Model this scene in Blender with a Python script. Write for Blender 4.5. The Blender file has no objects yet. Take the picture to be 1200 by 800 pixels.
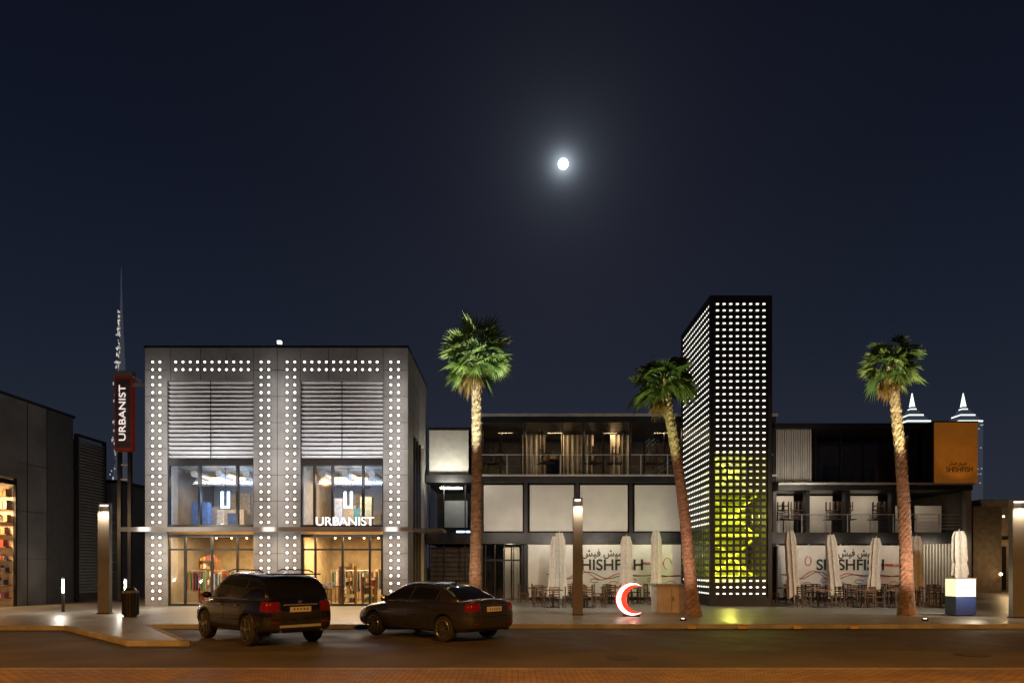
import bpy, math, random
from mathutils import Vector, Matrix
from mathutils.bvhtree import BVHTree
random.seed(7)
R=random.uniform
scene=bpy.context.scene
scene.view_settings.view_transform='Standard'
scene.view_settings.look='None'
scene.view_settings.exposure=0

# ---------------------------------------------------------------- materials
MATS={}
def mat(name,col,rough=.6,metal=0,emit=None,es=0,var=.15,vscale=3,bump=0,bscale=30,stretch=(1,1,1)):
    if name in MATS: return MATS[name]
    m=bpy.data.materials.new(name); m.use_nodes=True
    nt=m.node_tree; N=nt.nodes; L=nt.links
    b=N['Principled BSDF']
    b.inputs['Roughness'].default_value=rough; b.inputs['Metallic'].default_value=metal
    tc=N.new('ShaderNodeTexCoord'); mp=N.new('ShaderNodeMapping'); mp.inputs['Scale'].default_value=stretch
    L.new(tc.outputs['Object'],mp.inputs['Vector'])
    no=N.new('ShaderNodeTexNoise'); no.inputs['Scale'].default_value=vscale; no.inputs['Detail'].default_value=6
    L.new(mp.outputs[0],no.inputs['Vector'])
    cr=N.new('ShaderNodeValToRGB')
    cr.color_ramp.elements[0].position=.3; cr.color_ramp.elements[1].position=.7
    cr.color_ramp.elements[0].color=[c*(1-var) for c in col]+[1]
    cr.color_ramp.elements[1].color=[min(1,c*(1+var)) for c in col]+[1]
    L.new(no.outputs['Fac'],cr.inputs[0]); L.new(cr.outputs[0],b.inputs['Base Color'])
    if bump:
        n2=N.new('ShaderNodeTexNoise'); n2.inputs['Scale'].default_value=bscale; n2.inputs['Detail'].default_value=5
        L.new(mp.outputs[0],n2.inputs['Vector'])
        bp=N.new('ShaderNodeBump'); bp.inputs['Strength'].default_value=bump; bp.inputs['Distance'].default_value=.02
        L.new(n2.outputs['Fac'],bp.inputs['Height']); L.new(bp.outputs[0],b.inputs['Normal'])
    if emit:
        b.inputs['Emission Color'].default_value=(*emit,1); b.inputs['Emission Strength'].default_value=es
        if es<.5: m.cycles.emission_sampling='NONE'
    MATS[name]=m; return m
def leafmat(name,col):
    m=mat(name,col,.45,var=.35,vscale=2); nt=m.node_tree; N=nt.nodes; L=nt.links; b=N['Principled BSDF']
    t=N.new('ShaderNodeBsdfTranslucent'); t.inputs[0].default_value=(min(1,col[0]*1.8),min(1,col[1]*1.9),col[2]*1.5,1)
    mx=N.new('ShaderNodeMixShader'); mx.inputs[0].default_value=.45; L.new(b.outputs[0],mx.inputs[1]); L.new(t.outputs[0],mx.inputs[2]); L.new(mx.outputs[0],N['Material Output'].inputs[0]); return m
def glass(name,tint=(.8,.85,.85),refl=.12):
    if name in MATS: return MATS[name]
    m=bpy.data.materials.new(name); m.use_nodes=True
    nt=m.node_tree; N=nt.nodes; L=nt.links; N.remove(N['Principled BSDF'])
    t=N.new('ShaderNodeBsdfTransparent'); t.inputs[0].default_value=(*tint,1)
    g=N.new('ShaderNodeBsdfGlossy'); g.inputs['Roughness'].default_value=.04; g.inputs[0].default_value=(.8,.8,.8,1)
    lw=N.new('ShaderNodeFresnel'); lw.inputs[0].default_value=1.45
    ad=N.new('ShaderNodeMath'); ad.operation='ADD'; ad.inputs[1].default_value=refl*.4; L.new(lw.outputs[0],ad.inputs[0])
    mx=N.new('ShaderNodeMixShader'); L.new(ad.outputs[0],mx.inputs[0]); L.new(t.outputs[0],mx.inputs[1]); L.new(g.outputs[0],mx.inputs[2])
    L.new(mx.outputs[0],N['Material Output'].inputs[0]); MATS[name]=m; return m
def tiles(name,c1,c2,mortar,scale,bw,rh,rough=.3,msize=.01,bump=.3,rot=0,offset=.5):
    m=bpy.data.materials.new(name); m.use_nodes=True
    nt=m.node_tree; N=nt.nodes; L=nt.links; b=N['Principled BSDF']
    tc=N.new('ShaderNodeTexCoord'); mp=N.new('ShaderNodeMapping'); mp.inputs['Rotation'].default_value=(0,0,rot); L.new(tc.outputs['Object'],mp.inputs[0])
    br=N.new('ShaderNodeTexBrick'); br.offset=offset
    br.inputs['Scale'].default_value=scale; br.inputs['Brick Width'].default_value=bw; br.inputs['Row Height'].default_value=rh
    br.inputs['Mortar Size'].default_value=msize; br.inputs['Color1'].default_value=(*c1,1); br.inputs['Color2'].default_value=(*c2,1); br.inputs['Mortar'].default_value=(*mortar,1)
    L.new(mp.outputs[0],br.inputs['Vector'])
    no=N.new('ShaderNodeTexNoise'); no.inputs['Scale'].default_value=.9; no.inputs['Detail'].default_value=8; L.new(tc.outputs['Object'],no.inputs['Vector'])
    mr=N.new('ShaderNodeMapRange'); mr.inputs[1].default_value=.3; mr.inputs[2].default_value=.7; mr.inputs[3].default_value=.65; mr.inputs[4].default_value=1.2; L.new(no.outputs['Fac'],mr.inputs[0])
    mx=N.new('ShaderNodeMix'); mx.data_type='RGBA'; mx.blend_type='MULTIPLY'; mx.inputs[0].default_value=1
    L.new(br.outputs['Color'],mx.inputs[6]); L.new(mr.outputs[0],mx.inputs[7]); L.new(mx.outputs[2],b.inputs['Base Color'])
    rr=N.new('ShaderNodeMapRange'); rr.inputs[1].default_value=.3; rr.inputs[2].default_value=.7; rr.inputs[3].default_value=rough*.8; rr.inputs[4].default_value=min(1,rough*1.3); L.new(no.outputs['Fac'],rr.inputs[0]); L.new(rr.outputs[0],b.inputs['Roughness'])
    bp=N.new('ShaderNodeBump'); bp.inputs['Strength'].default_value=bump; bp.inputs['Distance'].default_value=.01; bp.invert=True
    L.new(br.outputs['Fac'],bp.inputs['Height']); L.new(bp.outputs[0],b.inputs['Normal'])
    MATS[name]=m; return m
def lamp_mat(name,col,s): return mat(name,(.8,.8,.8),.5,0,col,s,var=.02)

M_asph=mat('asphalt',(.07,.06,.048),.8,var=.35,vscale=.6,bump=.5,bscale=60)
M_soil=mat('ground_soil',(.05,.045,.04),.9,var=.3)
M_bay=tiles('bay_pavers',(.075,.062,.05),(.06,.05,.04),(.03,.027,.022),1,.22,.11,.68)
M_pave=tiles('granite_tiles',(.29,.28,.26),(.24,.23,.215),(.09,.09,.08),1,.9,.45,.36)
M_strip=tiles('brick_pavers',(.30,.20,.12),(.18,.12,.08),(.06,.045,.03),1,.2,.1,.7,msize=.012)
M_kerb=mat('kerb_concrete',(.24,.235,.22),.8,var=.25,vscale=2,bump=.3)
M_white=mat('worn_bay_line',(.11,.095,.075),.7,var=.4,vscale=8)
M_panel=mat('perforated_metal',(.27,.26,.25),.5,.2,var=.18,vscale=1.5)
M_dark=mat('dark_metal',(.025,.025,.027),.4,.5,var=.3)
M_black=mat('black_trim',(.012,.012,.012),.5,var=.2)
M_frame=mat('window_frame',(.03,.03,.032),.35,.6)
M_slat=mat('aluminium_slat',(.42,.43,.43),.45,.3)
M_louv=mat('louvre_blade',(.5,.5,.5),.8,0,var=.08)
M_conc=mat('grey_cladding',(.13,.125,.12),.6,var=.3,vscale=.7,bump=.1)
M_glass=glass('shop_glass',(.94,.95,.95),.0); M_glassd=glass('dark_glass',(.65,.66,.63),.1)
M_wood=mat('wood',(.18,.09,.04),.5,var=.4,stretch=(1,8,1))
M_floor=mat('shop_floor',(.3,.26,.2),.3)
M_wall=mat('shop_wall',(.55,.46,.33),.8,var=.2)
M_wallc=mat('shop_wall_cool',(.38,.42,.48),.8,var=.25,vscale=1)
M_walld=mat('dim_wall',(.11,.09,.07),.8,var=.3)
M_led=lamp_mat('led_white',(1,.96,.88),5)
M_ledsoft=lamp_mat('led_soft',(1,.9,.75),4)
M_cool=lamp_mat('led_cool',(.42,.68,1),6)
M_warm=lamp_mat('warm_bulb',(1,.62,.28),12)
M_frost=mat('frosted_panel',(.56,.53,.48),.6,0,(.9,.82,.68),.03,var=.1,vscale=1)  # slight emission evens out the wash light; the panels are no lamps
M_silver=mat('silver_panel',(.5,.49,.46),.5,.1,var=.1)
M_banner=mat('banner_vinyl',(.68,.67,.64),.55,var=.06)
M_ink=mat('ink_black',(.02,.02,.02),.5); M_red=mat('ink_red',(.5,.03,.03),.5)
M_cream=mat('umbrella_canvas',(.72,.70,.64),.8,var=.12,vscale=6,bump=.3,bscale=20)
M_cab=mat('cabinet_paint',(.45,.40,.32),.7,var=.12,vscale=4)

# ---------------------------------------------------------------- mesh builder
class MB:
    def __init__(s): s.v=[];s.f=[];s.m=[];s.ml=[]
    def mi(s,m):
        if m not in s.ml: s.ml.append(m)
        return s.ml.index(m)
    def add(s,vs,fs,m):
        o=len(s.v); s.v+= [tuple(v) for v in vs]; k=s.mi(m)
        for f in fs: s.f.append([i+o for i in f]); s.m.append(k)
    def box(s,x0,x1,y0,y1,z0,z1,m):
        if x0>x1:x0,x1=x1,x0
        if y0>y1:y0,y1=y1,y0
        if z0>z1:z0,z1=z1,z0
        s.add([(x0,y0,z0),(x1,y0,z0),(x1,y1,z0),(x0,y1,z0),(x0,y0,z1),(x1,y0,z1),(x1,y1,z1),(x0,y1,z1)],
              [(0,3,2,1),(4,5,6,7),(0,1,5,4),(1,2,6,5),(2,3,7,6),(3,0,4,7)],m)
    def obox(s,c,dx,dy,dz,rot,m):
        mt=Matrix.Translation(c)@rot.to_4x4()
        vs=[mt@Vector((a*dx/2,b*dy/2,e*dz/2)) for a,b,e in [(-1,-1,-1),(1,-1,-1),(1,1,-1),(-1,1,-1),(-1,-1,1),(1,-1,1),(1,1,1),(-1,1,1)]]
        s.add(vs,[(0,3,2,1),(4,5,6,7),(0,1,5,4),(1,2,6,5),(2,3,7,6),(3,0,4,7)],m)
    def tube(s,pts,rs,m,n=10,cap=True):
        pts=[Vector(p) for p in pts]
        if not isinstance(rs,(list,tuple)): rs=[rs]*len(pts)
        vs=[];fs=[]
        for i,p in enumerate(pts):
            t=(pts[min(i+1,len(pts)-1)]-pts[max(i-1,0)]).normalized()
            a=t.cross(Vector((0,0,1)) if abs(t.z)<.9 else Vector((0,1,0))).normalized(); b=t.cross(a)
            for k in range(n):
                q=2*math.pi*k/n; vs.append(p+(a*math.cos(q)+b*math.sin(q))*rs[i])
        for i in range(len(pts)-1):
            for k in range(n): fs.append((i*n+k,i*n+(k+1)%n,(i+1)*n+(k+1)%n,(i+1)*n+k))
        if cap: fs.append(tuple(range(n))); fs.append(tuple(range((len(pts)-1)*n,len(pts)*n)))
        s.add(vs,fs,m)
    def ball(s,c,r,m,nu=8,nv=5,sc=(1,1,1)):
        vs=[];fs=[]
        for i in range(nv+1):
            th=math.pi*i/nv
            for k in range(nu):
                ph=2*math.pi*k/nu; vs.append((c[0]+r*sc[0]*math.sin(th)*math.cos(ph),c[1]+r*sc[1]*math.sin(th)*math.sin(ph),c[2]+r*sc[2]*math.cos(th)))
        for i in range(nv):
            for k in range(nu): fs.append((i*nu+k,i*nu+(k+1)%nu,(i+1)*nu+(k+1)%nu,(i+1)*nu+k))
        s.add(vs,fs,m)
    def octa(s,c,r,m,sy=1):
        x,y,z=c; s.add([(x+r,y,z),(x,y,z+r),(x-r,y,z),(x,y,z-r),(x,y-r*sy,z),(x+.7*r,y,z+.7*r),(x-.7*r,y,z+.7*r),(x-.7*r,y,z-.7*r),(x+.7*r,y,z-.7*r)],
            [(0,5,4),(5,1,4),(1,6,4),(6,2,4),(2,7,4),(7,3,4),(3,8,4),(8,0,4)],m)
    def build(s,name,parent=None,smooth=False,bevel=0,loc=None,rz=0):
        me=bpy.data.meshes.new(name); me.from_pydata(s.v,[],s.f)
        for m in s.ml: me.materials.append(m)
        me.polygons.foreach_set('material_index',s.m)
        if smooth: me.polygons.foreach_set('use_smooth',[True]*len(s.f))
        me.update(); o=bpy.data.objects.new(name,me); scene.collection.objects.link(o)
        if parent: o.parent=parent
        if bevel:
            b=o.modifiers.new('bevel','BEVEL'); b.width=bevel; b.segments=2; b.limit_method='ANGLE'
        if loc: o.location=loc
        o.rotation_euler=(0,0,rz)
        return o
def inst(o,name,loc,rz=0,parent=None,scale=1):
    c=bpy.data.objects.new(name,o.data); scene.collection.objects.link(c); c.location=loc; c.rotation_euler=(0,0,rz); c.parent=parent; c.scale=(scale,)*3
    return c
def empty(name,loc=(0,0,0)):
    e=bpy.data.objects.new(name,None); scene.collection.objects.link(e); e.location=loc; e.empty_display_size=.5; return e
def text(name,body,loc,width,m,parent=None,rot=(math.pi/2,0,0),ext=.01,height=None,bold=0):
    c=bpy.data.curves.new(name,'FONT'); c.body=body; c.extrude=ext; c.offset=bold; c.align_x='CENTER'; c.align_y='CENTER'
    o=bpy.data.objects.new(name,c); scene.collection.objects.link(o); c.materials.append(m)
    bpy.context.view_layer.update(); w=max(o.dimensions.x,.01); h=max(o.dimensions.y,.01); sx=width/w; sy=(height/h) if height else sx
    o.scale=(sx,sy,1); o.location=loc; o.rotation_euler=rot; o.parent=parent; return o
def light(kind,name,loc,e,col,parent=None,size=.3,sy=None,target=None,spot=60,blend=.5):
    l=bpy.data.lights.new(name,kind); l.energy=e; l.color=col
    if kind=='AREA':
        l.size=size
        if sy: l.shape='RECTANGLE'; l.size_y=sy
    else: l.shadow_soft_size=size
    if kind=='SPOT': l.spot_size=math.radians(spot); l.spot_blend=blend
    o=bpy.data.objects.new(name,l); scene.collection.objects.link(o); o.location=loc
    if target is not None: o.rotation_euler=(Vector(target)-Vector(loc)).to_track_quat('-Z','Y').to_euler()
    if parent: o.parent=parent
    return o
# survey: metres of a point on a frontage standing d metres from the viewpoint
EYE=1.8
def survey(d):
    return (lambda p:(p-600)/800*d),(lambda p:EYE+(665-p)/800*d)
G=.12

# ---------------------------------------------------------------- ground
g=MB(); g.add([(-4000,-300,-.02),(4000,-300,-.02),(4000,6000,-.02),(-4000,6000,-.02)],[(0,1,2,3)],M_soil); g.build('ground')
g=MB(); g.add([(-120,-30,0),(120,-30,0),(120,22,0),(-120,22,0)],[(0,1,2,3)],M_asph); g.build('road')
g=MB(); g.add([(-60,9,.004),(60,9,.004),(60,12.1,.004),(-60,12.1,.004)],[(0,1,2,3)],M_strip)
g.add([(-60,12.1,.005),(60,12.1,.005),(60,12.28,.005),(-60,12.28,.005)],[(0,1,2,3)],M_kerb); g.build('crosswalk_paving')
g=MB(); g.add([(-9.0,14.9,.004),(60,14.9,.004),(60,21,.004),(-13,21,.004)],[(0,1,2,3)],M_bay)
g.build('parking_bay_paving')
g=MB()
for i in range(16):
    x=-4.7+i*3.4
    g.add([(x,15.2,.008),(x+.11,15.2,.008),(x+.11-3.6,20.0,.008),(x-3.6,20.0,.008)],[(0,1,2,3)],M_white)
g.build('parking_bay_markings')
poly=[(-90,19.7),(-12.9,19.7),(-8.8,15.65),(-7.4,15.65),(-10.7,20.2),(90,20.2),(90,70),(-90,70)]
g=MB(); n=len(poly)
g.add([(x,y,G) for x,y in poly]+[(x,y,-.01) for x,y in poly],[tuple(range(n))]+[(i,(i+1)%n,(i+1)%n+n,i+n) for i in range(n)],M_pave); g.build('pavement')
g=MB()
for i in range(5):
    a=Vector(poly[i]+(0,));b=Vector(poly[i+1]+(0,)); d=(b-a); L=d.length; k=max(1,int(L/1.0)) ; ang=math.atan2(d.y,d.x); nr=Vector((-d.y,d.x,0)).normalized()*.07
    for j in range(k):
        p=a+d*((j+.5)/k)+nr
        if abs(p.x)<40: g.obox((p.x,p.y,.065+.0005*(j%2)),L/k-.012,.16,.128,Matrix.Rotation(ang,3,'Z'),M_kerb)
g.build('kerb',bevel=.015)
M_ws=mat('wheel_stop_yellow',(.5,.3,.05),.6)
for i,px in enumerate((812,872,937,1004)):
    x=(px-600)/800*19.7
    b=MB(); b.box(-.12,.12,-.06,.06,0,.1,M_ws); b.box(-.16,.16,-.1,.1,-.0,.03,M_black); b.build('wheel_stop',bevel=.01,loc=(x,19.9,.006))
b=MB(); M_iron=mat('cast_iron',(.04,.035,.03),.7,.3,bump=.5)
for x,y in ((2.2,13.6),(9.5,14.1)): b.tube([(x,y,.001),(x,y,.009)],.32,M_iron,24)
b.build('manhole_cover')

# ---------------------------------------------------------------- shop building with LED frame
D=30; fx,fz=survey(D)
B=empty('shop_building')
x0,x1=fx(170),fx(478); top=fz(405); yb=36.8
w=MB()
bays=[(fx(196),fx(297)),(fx(352),fx(449))]
ztopbay=fz(446)
cols=[(x0,bays[0][0]),(bays[0][1],bays[1][0]),(bays[1][1],x1)]
for i,(a,b) in enumerate(cols):
    w.box(a,b,D,D+.5,G,ztopbay,M_panel)
w.box(x0,x1,D,D+.5,ztopbay,top-.1,M_panel)
w.box(x0,x0+.3,D+.5,yb,G,top-.1,M_panel); w.box(x1-.3,x1,D+.5,yb,fz(500),top-.1,M_panel)
w.box(x1-.3,x1,D+.5,yb,G,G+.4,M_panel);w.box(x1-.3,x1,D+.5,D+1.6,G+.4,fz(500),M_panel);w.box(x1-.3,x1,yb-1.4,yb,G+.4,fz(500),M_panel)
w.box(x0+.3,x1-.3,yb-.3,yb,G,top-.1,M_walld); w.box(x0-.04,x1+.04,D-.04,yb+.04,top-.1,top,M_dark)
w.build('facade',B)
w=MB()
for (a,b) in cols:
    z=G+1.15
    while z<top-.2:
        if not(3.2<z<3.7): w.box(a+.01,b-.01,D-.004,D+.01,z,z+.018,M_dark)
        z+=1.15
for px in (325,): w.box(fx(px)-.01,fx(px)+.01,D-.005,D+.01,G,top-.1,M_dark)
for px in (170+30,235,265,297,352,385,418,449): w.box(fx(px)-.008,fx(px)+.008,D-.005,D+.01,ztopbay,top-.1,M_dark)
for y in (31.7,33.4,35.1): w.box(x1-.01,x1+.004,y,y+.02,fz(500),top-.1,M_dark)
for z in (8.9,10.2): w.box(x1-.01,x1+.005,D+.02,yb,z,z+.02,M_dark)
w.build('panel_seams',B)
w=MB(); pf=MB()
def dot(x,z):
    w.octa((x,D-.012,z),.05*R(.94,1.06),M_led,.8)
    for k in range(8):
        a=k*math.pi/4+.39; c=x+.12*math.cos(a); e=z+.12*math.sin(a); q=.016
        pf.add([(c-q,D-.003,e-q),(c+q,D-.003,e-q),(c+q,D-.003,e+q),(c-q,D-.003,e+q)],[(0,1,2,3)],M_dark)
for px in (179,187.5,306,315,336.5,345.5,458,467):
    z=fz(424); 
    for j in range(33):
        zz=z-j*.335
        if zz<G+.25: break
        if 3.3<zz<3.75: continue
        dot(fx(px),zz)
for a,b in ((206,292),(357,445)):
    p=a
    while p<=b:
        dot(fx(p),fz(424)); dot(fx(p),fz(424)-.335); p+=8.5
w.build('led_dots',B); pf.build('perforations',B)
for bi,(a,b) in enumerate(bays):
    l=MB(); z=fz(537)
    l.box(a,b,D+.25,D+.3,z,ztopbay,M_dark)
    while z<ztopbay-.1:
        l.obox(((a+b)/2,D+.12,z+.09),b-a-.04,.15,.03,Matrix.Rotation(math.radians(-50),3,'X'),M_louv); z+=.19
    for q in (.02,.335,.665,.98): l.box(a+(b-a)*q-.02,a+(b-a)*q+.02,D+.19,D+.24,fz(537),ztopbay,M_dark)
    l.box((a+b)/2-.015,(a+b)/2+.015,D+.03,D+.05,fz(537),ztopbay,M_dark)
    l.build('louvre_screen',B)
    f=MB()
    zt,zm=fz(537),fz(617)
    f.box(a,b,D+.05,D+.3,fz(545),zt-.005,M_frame); f.box(a,b,D+.05,D+.3,zm,zm+.1,M_frame)
    for q in ([0,.36,.8,1] if bi==0 else [0,.16,.38,.75,1]):
        xx=a+(b-a)*q; f.box(max(a,xx-.05),min(b,xx+.05),D+.08,D+.26,zm+.1,fz(545),M_frame)
    zs=fz(626)
    f.box(a,b,D+.08,D+.26,zs-.12,zs,M_frame); f.box(a,b,D+.08,D+.26,G,G+.1,M_frame)
    for q in ([0,.19,.5,.8,1] if bi==0 else [0,.02,.17,.5,.83,.98]):
        xx=a+(b-a)*q; f.box(max(a,xx-.04),min(b,xx+.04),D+.1,D+.24,G+.1,zs-.12,M_frame)
    f.box(a,b,D+.12,D+.22,G+2.45,G+2.53,M_frame)
    if bi==1:
        for q in (.46,.54): f.tube([(a+(b-a)*q,D+.03,G+.9),(a+(b-a)*q,D+.03,G+1.7)],.02,M_slat)
    f.build('window_frames',B)
    gl=MB(); gl.add([(a,D+.17,G),(b,D+.17,G),(b,D+.17,zs),(a,D+.17,zs)],[(0,1,2,3)],M_glass)
    gl.add([(a,D+.17,zm),(b,D+.17,zm),(b,D+.17,zt),(a,D+.17,zt)],[(0,1,2,3)],M_glass); gl.build('glazing',B)
gl=MB(); gl.add([(x1-.1,D+1.6,G+.4),(x1-.1,yb-1.4,G+.4),(x1-.1,yb-1.4,fz(500)),(x1-.1,D+1.6,fz(500))],[(0,1,2,3)],M_glassd)
for k in range(1,4):
    y=D+1.6+k*.95; gl.box(x1-.13,x1-.02,y-.03,y+.03,G+.4,fz(500),M_frame)
gl.build('side_glazing',B)
c=MB(); zc=fz(623)
c.box(fx(156),fx(486),D-1.0,D-.002,zc,zc+.12,M_slat); c.box(fx(156),fx(486),D-1.02,D-1.0,zc-.03,zc+.16,M_panel)
c.box(fx(486),fx(520),D-.6,D+1.2,zc+.01,zc+.13,M_conc)
c.build('entrance_canopy',B)
it=MB()
it.box(x0+.32,x1-.32,D+.55,yb-.35,zc+.05,zc+.35,M_wall)
it.box(x0+.32,x1-.32,D+.55,yb-.35,G,G+.02,M_floor)
it.box(x0+.32,x1-.32,D+.55,yb-.35,fz(530),fz(530)+.2,M_wallc)
it.box(x0+.32,x1-.32,yb-.6,yb-.4,G+.02,zc,M_wall); it.box(x0+.32,x1-.32,yb-.6,yb-.4,zc+.36,fz(530),M_wallc)
it.box(fx(306),fx(318),D+.55,yb-.7,G+.03,fz(531),M_wall)
it.box(fx(335),fx(345),D+.55,yb-.7,G+.03,fz(531),M_wall)
for xx in (fx(215),fx(245),fx(278),fx(370),fx(398),fx(430)):
    it.tube([(xx,D+1,fz(551)),(xx,yb-1,fz(551))],.16,M_slat,12)
for k in range(6): it.box(x0+.4,x1-.4,D+1+k*.9,D+1.12+k*.9,fz(543),fz(538),M_slat)
for a,b in bays:
    it.tube([(a+.2,D+2.4,fz(556)),(b-.2,D+2.4,fz(556))],.2,M_slat,14)
it.build('interior_shell',B)
cl=[(.35,.05,.04),(.1,.16,.3),(.6,.5,.35),(.05,.05,.06),(.7,.68,.62),(.35,.2,.1),(.12,.2,.12),(.45,.26,.08),(.2,.06,.1),(.4,.36,.3),(.25,.22,.2)]
CM=[mat('cloth_%d'%i,c,.8,var=.25,vscale=8) for i,c in enumerate(cl)]
st=MB()
for a,b in bays:
    for yy in (D+1.3,D+2.7,D+4.4):
        xx=a+.2
        while xx<b-.5:
            k=R(0,1)
            if k<.4:
                L=R(.7,1.2); st.tube([(xx,yy,G+1.55),(xx+L,yy,G+1.55)],.02,M_slat,6); st.tube([(xx,yy,G),(xx,yy,G+1.55)],.02,M_slat,6); st.tube([(xx+L,yy,G),(xx+L,yy,G+1.55)],.02,M_slat,6)
                q=xx+.06
                while q<xx+L-.05:
                    st.obox((q,yy,G+1.5-R(.35,.5)),.045,.42,R(.7,.95),Matrix.Rotation(R(-.2,.2),3,'Z'),random.choice(CM)); q+=.07
                xx+=L+.3
            elif k<.7:
                L=R(.6,1.0); h=R(1.2,2.3)
                st.box(xx,xx+.04,yy-.2,yy+.2,G,G+h,M_wood); st.box(xx+L-.04,xx+L,yy-.2,yy+.2,G,G+h,M_wood)
                z=G+.1
                while z<G+h:
                    st.box(xx+.04,xx+L-.04,yy-.2,yy+.2,z,z+.03,M_wood)
                    q=xx+.08
                    while q<xx+L-.2:
                        ww=R(.08,.2); st.box(q,q+ww,yy-.15,yy+.12,z+.03,z+.03+R(.08,.28),random.choice(CM)); q+=ww+.04
                    z+=.38
                xx+=L+.3
            else:
                st.box(xx,xx+.8,yy-.4,yy+.4,G+.7,G+.76,M_wood)
                for q in (.05,.7):
                    st.box(xx+q,xx+q+.05,yy-.35,yy-.3,G,G+.7,M_wood); st.box(xx+q,xx+q+.05,yy+.3,yy+.35,G,G+.7,M_wood)
                for q in range(4): st.box(xx+.05+q*.18,xx+.18+q*.18,yy-.3,yy+.2,G+.76,G+.8+R(.03,.2),random.choice(CM))
                xx+=1.2
st.build('shop_fittings_ground_floor',B)
st=MB(); zf=zc+.36
for a,b in bays:
    for i in range(5):
        xx=R(a+.2,b-.8); yy=D+R(1.5,4.5); h=R(.5,1.5); st.box(xx,xx+R(.4,.9),yy,yy+.4,zf,zf+h,random.choice(CM+[M_wood]))
    st.box(a+.3,a+1.3,yb-.68,yb-.62,zf+.9,zf+2.0,CM[2])
    st.box(b-.9,b-.5,yb-.68,yb-.62,zf+.5,zf+2.2,CM[7])
for a,b in bays:
    for i in range(5):
        xx=a+.4+i*(b-a-.8)/4; st.tube([(xx,D+2.2,fz(545)),(xx,D+2.2,fz(556))],.012,M_black,5); st.ball((xx,D+2.2,fz(557.5)),.06,M_warm)
        st.ball((xx,D+1.6,zc-.12),.05,M_warm); st.ball((xx+.2,D+3.6,zc-.1),.05,M_warm)
st.build('shop_fittings_upper_floor',B)
u=MB()
for cx in (fx(257),fx(404)):
    for s in (-1,1): u.box(cx+s*.14-.05,cx+s*.14+.05,D+.6,D+.66,fz(591),fz(574),M_cool)
    u.box(cx-.19,cx+.19,D+.6,D+.66,fz(591)-.1,fz(591)-.002,M_cool)
    u.tube([(cx,D+.63,fz(574)),(cx,D+.63,fz(545))],.01,M_black,5)
u.build('neon_letter',B)
sf=survey(D-1.06)
text('shop_sign_letters','URBANIST',(sf[0](404),D-1.06,sf[1](611)),sf[0](438)-sf[0](370),lamp_mat('sign_letter_white',(.9,.94,1),1.6),B,ext=.03,height=.36)
for a,b in bays:
    light('AREA','shop_light',((a+b)/2,D+2.2,zc-.1),430,(1,.64,.28),B,3,2.5,((a+b)/2,D+2.2,0))
    light('AREA','upper_shop_light',((a+b)/2-.6,D+2.6,fz(550)),170,(1,.68,.34),B,2,2,((a+b)/2,D+2.8,0))
    light('POINT','neon_glow',((a+b)/2+.5,D+1.1,fz(580)),190,(.32,.56,1),B,.2)
    light('AREA','canopy_downlight',((a+b)/2,D-.6,zc-.05),90,(1,.84,.62),B,3,.2,((a+b)/2,D-.8,0))
    light('AREA','louvre_washer',((a+b)/2,D-1.3,fz(560)),75,(.97,.97,1),B,3.0,.3,((a+b)/2,D+.3,fz(495)))
for i,(a,b) in enumerate(cols):
    light('AREA','facade_glow',((a+b)/2,D-1.1,5.8),60,(1,.95,.89),B,.5,9,((a+b)/2,D,5.8))
rl=MB(); rl.tube([(fx(326),D+.2,top),(fx(326),D+.2,top+.15)],.03,M_dark,6); rl.box(fx(326)-.08,fx(326)+.08,D+.1,D+.25,top+.15,top+.26,M_led); rl.build('roof_floodlight',B)

# vertical sign at side of the shop
S=empty('vertical_shop_sign'); d=33; gx,gz=survey(d)
s=MB(); M_sred=mat('sign_red',(.22,.03,.02),.5,0,(1,.1,.05),.03)
s.box(gx(134),gx(154),d,d+.35,gz(528),gz(440),M_sred); s.box(gx(136),gx(152.5),d-.03,d-.002,gz(524),gz(444),mat('sign_face',(.10,.07,.065),.5))
s.box(gx(133.5),gx(154.5),d-.02,d+.37,gz(440)+.002,gz(434),M_panel)
s.build('sign_box',S)
s=MB(); s.box(gx(154),gx(172),d+.1,d+.2,gz(452),gz(448),M_slat); s.obox((gx(160),d+.15,gz(444)),.9,.06,.08,Matrix.Rotation(.6,3,'Y'),M_slat)
s.box(gx(136),gx(140),d+.1,d+.25,gz(705),gz(529),M_dark); s.box(gx(148),gx(152),d+.1,d+.25,gz(705),gz(529),M_dark)
for p in (545,562): s.box(gx(140),gx(148),d+.12,d+.2,gz(p),gz(p)+.08,M_slat)
s.build('sign_frame',S)
text('sign_letters','URBANIST',((gx(137)+gx(151.5))/2,d-.05,gz(484)),gz(452)-gz(517),lamp_mat('sign_letter_soft',(1,.85,.8),.9),S,rot=(math.pi/2,-math.pi/2,0),ext=.01,height=.32)

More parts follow.
